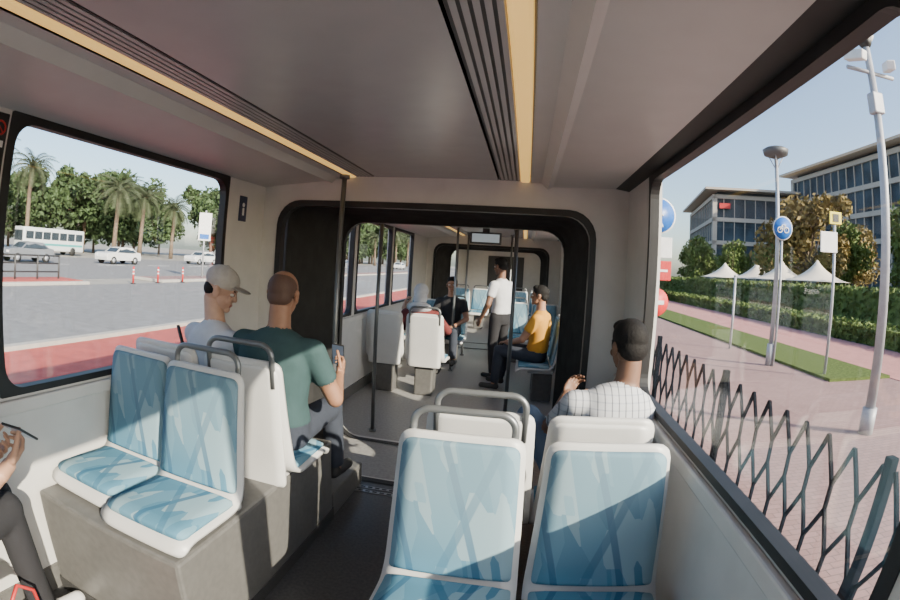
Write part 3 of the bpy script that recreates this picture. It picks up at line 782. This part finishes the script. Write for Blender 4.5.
def palm(h):
    mb = MB('palm_tree')
    mb.tube([(0, 0, 0), (0.05, 0, h * 0.3), (0.12, 0.05, h * 0.7), (0.1, 0.05, h)], [0.26, 0.2, 0.19, 0.22], TR, 10)
    for i in range(38):
        a = i * 2.399; el = 1.25 - 1.7 * (i / 38); L = 2.8
        p = Vector((0.1, 0.05, h)); pts = [p]; e = el
        for k in range(8):
            d = Vector((math.cos(a) * math.cos(e), math.sin(a) * math.cos(e), math.sin(e))); p = p + d * L / 8; pts.append(p); e -= 0.2
        mb.tube(pts, [0.03 * (1 - k / 9) + 0.006 for k in range(9)], GP, 4)
        V = []; F = []
        for k in range(1, 9):
            for sub in range(3):
                f = (k - 1 + sub / 3) ; i0 = int(f); q = pts[i0].lerp(pts[min(8, i0 + 1)], f - i0)
                d = (pts[min(8, i0 + 1)] - pts[i0]).normalized(); sd = d.cross(Vector((0, 0, 1)))
                if sd.length < 1e-3: sd = Vector((1, 0, 0))
                sd.normalize(); ll = 0.62 * math.sin(PI * (0.12 + 0.8 * f / 8))
                for s2 in (-1, 1):
                    tip = q + (sd * s2 * 0.8 + d * 0.6 + Vector((0, 0, -0.35))) * ll
                    o = len(V); V += [q - d * 0.04, q + d * 0.04, tip]; F.append([o, o + 1, o + 2])
        mb.raw(V, F, GP)
    return mb
T1 = tree(9, 4.4, 6500, G1, 0.34).done((-63, 22, GZ)); T2 = tree(8, 4.2, 6500, G1, 0.34).done((-65, 40, GZ), 1.0); T3 = tree(7, 3.2, 5000, G3, 0.22).done((22.3, 33.5, GZ)); T4 = tree(8, 3.4, 5000, G2, 0.26).done((31, 52, GZ))
T3.scale = (1.25,) * 3; T1.scale = (1.3,) * 3; T2.scale = (1.4,) * 3
P1 = palm(7.0).done((-50, 22, GZ)); P2 = palm(5.5).done((-52, 50, GZ), 0.6)
P1.scale = (1.4,) * 3; P2.scale = (1.5,) * 3
for i in range(50):
    yy = -6 + i * 4.3
    inst(random.choice([T1, T2]), (-64 + random.uniform(-7, 4) + 0.08 * max(0, yy - 40), yy + random.uniform(-1.5, 1.5), GZ), random.uniform(0, 6), random.uniform(0.95, 1.5) + max(0, yy - 35) * 0.006)
for i in range(16):
    inst(random.choice([P1, P2]), (-52 + random.uniform(-3, 3) + i * 0.9, 9 + i * 11 + random.uniform(-4, 4), GZ), random.uniform(0, 6), random.uniform(1.15, 1.65))
for x, yy, t, s in ((25, 55, T4, .8), (24, 63, T4, .8), (26, 72, T4, 1), (24, 95, T1, .9), (18, 110, T2, 1), (10, 130, T1, 1.2), (0, 140, T2, 1.2), (-10, 150, T1, 1.2), (-25, 140, T2, 1.2), (28, 27, T4, 1.0), (26, 19, T4, 1.0), (24, 11, T3, .9), (34, 31, T4, 1.1), (29, 38, T4, .9), (36, 44, T3, 1.2), (5, 120, P1, 1), (20, 76, P1, 0.8), (34, 62, P2, 1), (31, 21, T3, 1.1)):
    inst(t, (x, yy, GZ), random.uniform(0, 6), s)

M_lamp = mat('lamp_housing', (0.06, 0.065, 0.07), 0.5)
mb = MB('street_lamp'); mb.tube([(0, 0, 0), (0, 0, 0.5)], 0.09, M_galv, 14); mb.tube([(0, 0, 0.5), (0, 0, 4.75)], [0.055, 0.045], M_galv, 14)
mb.tube([(0, 0, 4.72), (0, 0, 4.80), (0, 0, 4.92), (0, 0, 4.97)], [0.08, 0.30, 0.33, 0.24], M_lamp, 24)
for k in range(3):
    a = k * 2.09; mb.tube([(0.04 * math.cos(a), 0.04 * math.sin(a), 4.5), (0.2 * math.cos(a), 0.2 * math.sin(a), 4.78)], 0.012, M_galv, 6)
L1 = mb.done((5.82, 10.1, GZ))
inst(L1, (5.95, 34, GZ)); inst(L1, (5.95, 58, GZ))
M_blue = mat('sign_blue', (0.01, 0.11, 0.42), 0.4); M_yel = mat('sign_yellow', (0.75, 0.62, 0.03), 0.5)
def disc(mb, c, r, m, th=0.02):
    c = Vector(c); mb.tube([c, c + Vector((0, th, 0))], r, m, 28)
def ringy(mb, c, r, m, w=0.012):
    mb.tube([(c[0] + r * math.cos(k / 20 * 2 * PI), c[1], c[2] + r * math.sin(k / 20 * 2 * PI)) for k in range(21)], w, m, 5, cap=False)
mb = MB('bicycle_sign'); mb.tube([(0, 0.05, 0), (0, 0.05, 3.35)], 0.03, M_galv, 10); disc(mb, (0, 0, 3.1), 0.27, M_white, 0.012); disc(mb, (0, -0.012, 3.1), 0.25, M_blue, 0.015)
ringy(mb, (-0.09, -0.02, 3.06), 0.06, M_white); ringy(mb, (0.09, -0.02, 3.06), 0.06, M_white)
mb.tube([(-0.09, -0.02, 3.06), (-0.03, -0.02, 3.17), (0.06, -0.02, 3.17), (0.09, -0.02, 3.06)], 0.01, M_white, 5); mb.tube([(-0.03, -0.02, 3.17), (0, -0.02, 3.06), (0.06, -0.02, 3.17)], 0.01, M_white, 5)
mb.done((5.88, 9.95, GZ))
mb = MB('pedestrian_sign'); mb.tube([(0, 0.05, 0), (0, 0.05, 3.3)], 0.035, M_galv, 10); disc(mb, (0, 0, 2.95), 0.32, M_white, 0.012); disc(mb, (0, -0.012, 2.95), 0.295, M_blue, 0.015)
mb.ell((0, -0.02, 3.11), (0.035, 0.01, 0.035), M_white); mb.tube([(0, -0.02, 3.06), (0, -0.02, 2.9), (-0.07, -0.02, 2.75)], 0.02, M_white, 6); mb.tube([(0, -0.02, 2.9), (0.07, -0.02, 2.75)], 0.018, M_white, 6); mb.tube([(-0.08, -0.02, 2.95), (0, -0.02, 3.03), (0.08, -0.02, 2.95)], 0.014, M_white, 6)
mb.box((0.02, 0.01, 2.40), (0.50, 0.02, 0.36), M_white, bevel=0.01); mb.box((0.02, 0.01, 2.0), (0.50, 0.02, 0.34), M_red, bevel=0.01); mb.box((0.02, -0.003, 2.0), (0.36, 0.01, 0.04), M_white)
disc(mb, (0, 0, 1.45), 0.25, M_red, 0.012); mb.box((0, -0.005, 1.45), (0.34, 0.012, 0.07), M_white)
mb.done((2.30, 8.2, GZ))
mb = MB('stop_marker_sign'); mb.tube([(0, 0, 0), (0, 0, 3.35)], 0.035, M_galv, 10); mb.box((0, -0.04, 3.25), (0.34, 0.03, 0.26), M_yel, bevel=0.015); mb.box((0, -0.06, 3.25), (0.16, 0.01, 0.16), M_black)
mb.box((-0.18, -0.04, 2.75), (0.46, 0.03, 0.42), M_white, bevel=0.01); mb.done((6.5, 8.7, GZ))
mb = MB('slim_post'); mb.tube([(0, 0, 0), (0, 0, 2.0)], 0.035, M_galv, 8); mb.ell((0, 0, 2.0), (0.05, 0.05, 0.04), M_galv); mb.done((5.9, 12.6, GZ))
mb = MB('cctv_pole'); mb.tube([(0, 0, 0), (0, 0, 0.35)], 0.11, M_galv, 16); mb.tube([(0, 0, 0.35), (0, 0, 5.2)], [0.075, 0.055], M_galv, 16)
mb.tube([(-0.45, 0, 4.75), (0.45, 0, 4.75)], 0.03, M_galv, 8)
mb.box((-0.34, -0.1, 4.9), (0.14, 0.34, 0.14), M_white, rot=(0.25, 0, 0.3), bevel=0.02); mb.box((0.36, -0.05, 4.9), (0.14, 0.34, 0.14), M_white, rot=(0.25, 0, -0.5), bevel=0.02)
mb.ell((0.0, 0, 5.32), (0.16, 0.16, 0.13), M_white); mb.ell((0.0, 0, 5.23), (0.11, 0.11, 0.12), M_black); mb.box((0.0, 0.0, 4.3), (0.2, 0.16, 0.3), M_galv, bevel=0.02)
mb.done((4.74, 5.1, GZ))
M_tent = mat('tent_canvas', (0.72, 0.64, 0.54), 0.8)
def tent():
    mb = MB('canopy_tent'); rings = []
    for k in range(8):
        f = k / 7; h = 2.0 + 1.4 * f ** 1.6; w = 2.5 * (1 - f) ** 1.2 + 0.04
        rings.append([Vector((w * math.cos(PI / 4 + j * PI / 8), w * math.sin(PI / 4 + j * PI / 8), h)) for j in range(16)])
    mb.loft(rings, M_tent)
    for sx in (-1, 1):
        for sy in (-1, 1): mb.tube([(sx * 1.5, sy * 1.5, 0), (sx * 1.5, sy * 1.5, 2.05)], 0.04, M_white, 6)
    return mb
TT = tent().done((19.4, 44, GZ))
for x, yy in ((20.6, 39.5), (19.2, 32.5), (19.8, 28.5)): inst(TT, (x, yy, GZ))
M_bg = mat('building_glass', (0.045, 0.065, 0.085), 0.6, noise=0.4, scale=0.3, spec=0.15); M_bw = mat('building_cladding', (0.46, 0.41, 0.36), 0.9, spec=0.1)
def building(loc, rot, w, d, floors, fh=3.6):
    mb = MB('office_building'); H = floors * fh
    mb.b2(0.3, w - 0.3, 0.3, d - 0.3, 0, H, M_bg)
    for k in range(floors + 1):
        mb.b2(0, w, 0, d, max(0, k * fh - 0.3), k * fh + 0.4, M_bw)
    # mullions only stand proud of each facade
    k = 2.0
    while k < w - 0.5:
        mb.b2(k, k + 0.14, 0.12, 0.34, 0, H, M_bw); mb.b2(k, k + 0.14, d - 0.34, d - 0.12, 0, H, M_bw); k += 2.0
    k = 2.0
    while k < d - 0.5:
        mb.b2(0.12, 0.34, k, k + 0.14, 0, H, M_bw); mb.b2(w - 0.34, w - 0.12, k, k + 0.14, 0, H, M_bw); k += 2.0
    for cx in (0.0, w - 0.8):
        for cy in (0.0, d - 0.8): mb.b2(cx, cx + 0.8, cy, cy + 0.8, 0, H, M_bw)
    mb.b2(-1.6, w + 1.6, -1.6, d + 1.6, H + 1.0, H + 1.4, M_bw); mb.b2(1, w - 1, 1, d - 1, H, H + 1, M_bg); mb.b2(w * .3, w * .6, d * .3, d * .6, H + 1.4, H + 3.0, M_bw)
    mb.box((2.2, -0.05, H - 1.6), (2.0, 0.3, 0.9), M_red)
    mb.done(loc, rot)
building((32.6, 80, GZ), -0.2, 24, 30, 4, 4.0)
building((50, 44, GZ), 0.06, 30, 34, 5, 3.9)
M_tire = mat('tyre', (0.02, 0.02, 0.02), 0.8); M_cg = mat('car_glass', (0.03, 0.04, 0.05), 0.1)
def car(col, nm):
    mb = MB('car'); paint = mat(nm, col, 0.25, noise=0.01)
    prof = [(-2.2, 0.35), (-2.25, 0.6), (-2.15, 0.9), (-1.9, 0.98), (-1.0, 1.02), (-0.45, 1.42), (0.2, 1.48), (1.1, 1.45), (1.7, 1.05), (2.15, 1.0), (2.25, 0.7), (2.2, 0.35)]
    rings = []
    for x, s in ((-0.88, 0.93), (-0.84, 1.0), (0.84, 1.0), (0.88, 0.93)):
        rings.append([Vector((x * (0.82 if z > 1.1 else 1), yy * (1 if s == 1 else .985), z if s == 1 else 0.35 + (z - 0.35) * 0.97)) for yy, z in prof])
    mb.loft(rings, paint, smooth=False)
    for sx in (-1, 1):
        mb.raw([(sx * 0.90, -0.95, 1.02), (sx * .90, 1.5, 1.04), (sx * 0.73, 1.05, 1.38), (sx * 0.73, -0.42, 1.36)], [[0, 1, 2, 3]], M_cg)
        for yy in (-1.4, 1.4): mb.tube([(sx * 0.70, yy, 0.33), (sx * 0.91, yy, 0.33)], 0.33, M_tire, 18); mb.tube([(sx * 0.9, yy, 0.33), (sx * 0.92, yy, 0.33)], 0.19, M_galv, 12)
        mb.box((sx * 0.65, -2.23, 0.75), (0.3, 0.05, 0.14), M_white); mb.box((sx * 0.65, 2.23, 0.8), (0.3, 0.05, 0.14), M_red)
    mb.raw([(-0.7, -0.98, 1.04), (0.7, -0.98, 1.04), (0.62, -0.5, 1.39), (-0.62, -0.5, 1.39)], [[0, 1, 2, 3]], M_cg)
    return mb
CW = car((0.6, 0.6, 0.6), 'paint_white').done((-34, 30, GZ), 0.05); CG = car((0.15, 0.16, 0.18), 'paint_grey').done((-34, 20, GZ), 0.05)
inst(CW, (-36, 45, GZ)); inst(CW, (-34, 13, GZ)); inst(CW, (-40, 62, GZ)); inst(CG, (-30, 75, GZ)); inst(CW, (-27, 100, GZ))
mb = MB('bus'); mb.box((0, 0, 1.75), (2.5, 11, 2.7), mat('bus_white', (0.55, 0.58, 0.58), 0.3), bevel=0.2, seg=3)
for sx in (-1, 1):
    for k in range(7): mb.box((sx * 1.245, -4.4 + k * 1.48, 2.2), (0.04, 1.3, 0.9), M_cg, bevel=0.01)
    for yy in (-3.4, 3.4): mb.tube([(sx * 0.95, yy, 0.5), (sx * 1.27, yy, 0.5)], 0.5, M_tire, 18)
    mb.box((sx * 1.25, 0, 1.2), (0.03, 10.4, 0.25), mat('bus_stripe', (0.05, 0.3, 0.3), 0.4))
mb.box((0, -5.5, 2.1), (2.1, 0.04, 1.2), M_cg); o = mb.done((-49, 32, GZ), 0.0); o.scale = (0.9, 0.8, 0.9)
mb = MB('traffic_bollard'); mb.tube([(0, 0, 0), (0, 0, 0.04)], 0.13, M_black, 12); mb.tube([(0, 0, 0.03), (0, 0, 0.82)], [0.05, 0.045], M_red, 12)
for z in (0.45, 0.62): mb.tube([(0, 0, z), (0, 0, z + 0.07)], 0.052, M_white, 12)
B1 = mb.done((-17.6, 16.6, GZ))
for yy in (18.4, 20.4): inst(B1, (-17.6, yy, GZ))
mb = MB('guard_railing')
for k in range(11):
    yy = 1 + k * 1.2; mb.tube([(-19, yy, GZ + 0.15), (-19, yy, GZ + 1.15)], 0.045, M_dark, 8)
for z in (0.45, 0.8, 1.12): mb.tube([(-19, 1, GZ + z), (-19, 13, GZ + z)], 0.035, M_dark, 8)
mb.done()
mb = MB('road_sign_board'); mb.tube([(0, 0, 0), (0, 0, 4.2)], 0.06, M_galv, 8); mb.box((0, -0.05, 3.2), (0.8, 0.05, 1.7), M_white, bevel=0.02); mb.box((0, -0.08, 2.6), (0.6, 0.01, 0.3), M_blue); mb.done((-19.0, 23.9, GZ), 0.6)
mb = MB('light_mast'); mb.tube([(0, 0, 0), (0, 0, 10)], [0.12, 0.06], M_galv, 10); mb.tube([(0, 0, 10), (1.5, 0, 10.3)], 0.04, M_galv, 8); mb.box((1.7, 0, 10.3), (0.6, 0.25, 0.1), M_galv, bevel=0.02)
LM = mb.done((-19, 33, GZ)); inst(LM, (-19, 60, GZ)); inst(LM, (-19, 90, GZ))

# ------------------------------------------------------------------ light, world, camera
sv = Vector((-0.75, 0.50, -0.42)).normalized()
sd = bpy.data.lights.new('sun', 'SUN'); sd.energy = 17.0; sd.angle = 0.01; sd.color = (1.0, 0.86, 0.68)
so = bpy.data.objects.new('sun', sd); COL.objects.link(so); so.rotation_euler = sv.to_track_quat('-Z', 'Y').to_euler(); so.location = (20, -20, 20)
w = bpy.data.worlds.new('sky'); scene.world = w; w.use_nodes = True
nt = w.node_tree; bg = nt.nodes['Background']; sk = nt.nodes.new('ShaderNodeTexSky'); sk.sky_type = 'NISHITA'; sk.sun_disc = False
sk.sun_elevation = math.radians(32); sk.sun_rotation = math.atan2(0.75, -0.5); sk.air_density = 1.0; sk.dust_density = 2.0; sk.ozone_density = 1.2
nt.links.new(sk.outputs[0], bg.inputs[0]); bg.inputs[1].default_value = 0.48

cd = bpy.data.cameras.new('camera'); co = bpy.data.objects.new('camera', cd); COL.objects.link(co); scene.camera = co
cd.sensor_width = 36; cd.lens = 16; cd.clip_start = 0.02; cd.clip_end = 1000
yaw = math.radians(9.1); pitch = math.radians(-1.5); roll = math.radians(3.4)
F = Vector((-math.sin(yaw) * math.cos(pitch), math.cos(yaw) * math.cos(pitch), -math.sin(pitch)))
Rv = Vector((math.cos(yaw), math.sin(yaw), 0)); U = Rv.cross(F)
c, s = math.cos(roll), math.sin(roll)
R2 = Rv * c + U * s; U2 = U * c - Rv * s
Mx = Matrix((R2, U2, -F)).transposed().to_4x4(); Mx.translation = Vector((0, 0, CAMZ)); co.matrix_world = Mx
cd.shift_y = -49.0 / 600.0
cd.type = 'PANO'
tgt = cd if hasattr(cd, 'panorama_type') else cd.cycles
tgt.panorama_type = 'FISHEYE_LENS_POLYNOMIAL'
tgt.fisheye_fov = math.radians(179)
tgt.fisheye_polynomial_k0 = 0.0; tgt.fisheye_polynomial_k1 = -25.0 / 480.0
tgt.fisheye_polynomial_k2 = 0.0; tgt.fisheye_polynomial_k3 = 0.0; tgt.fisheye_polynomial_k4 = 0.0
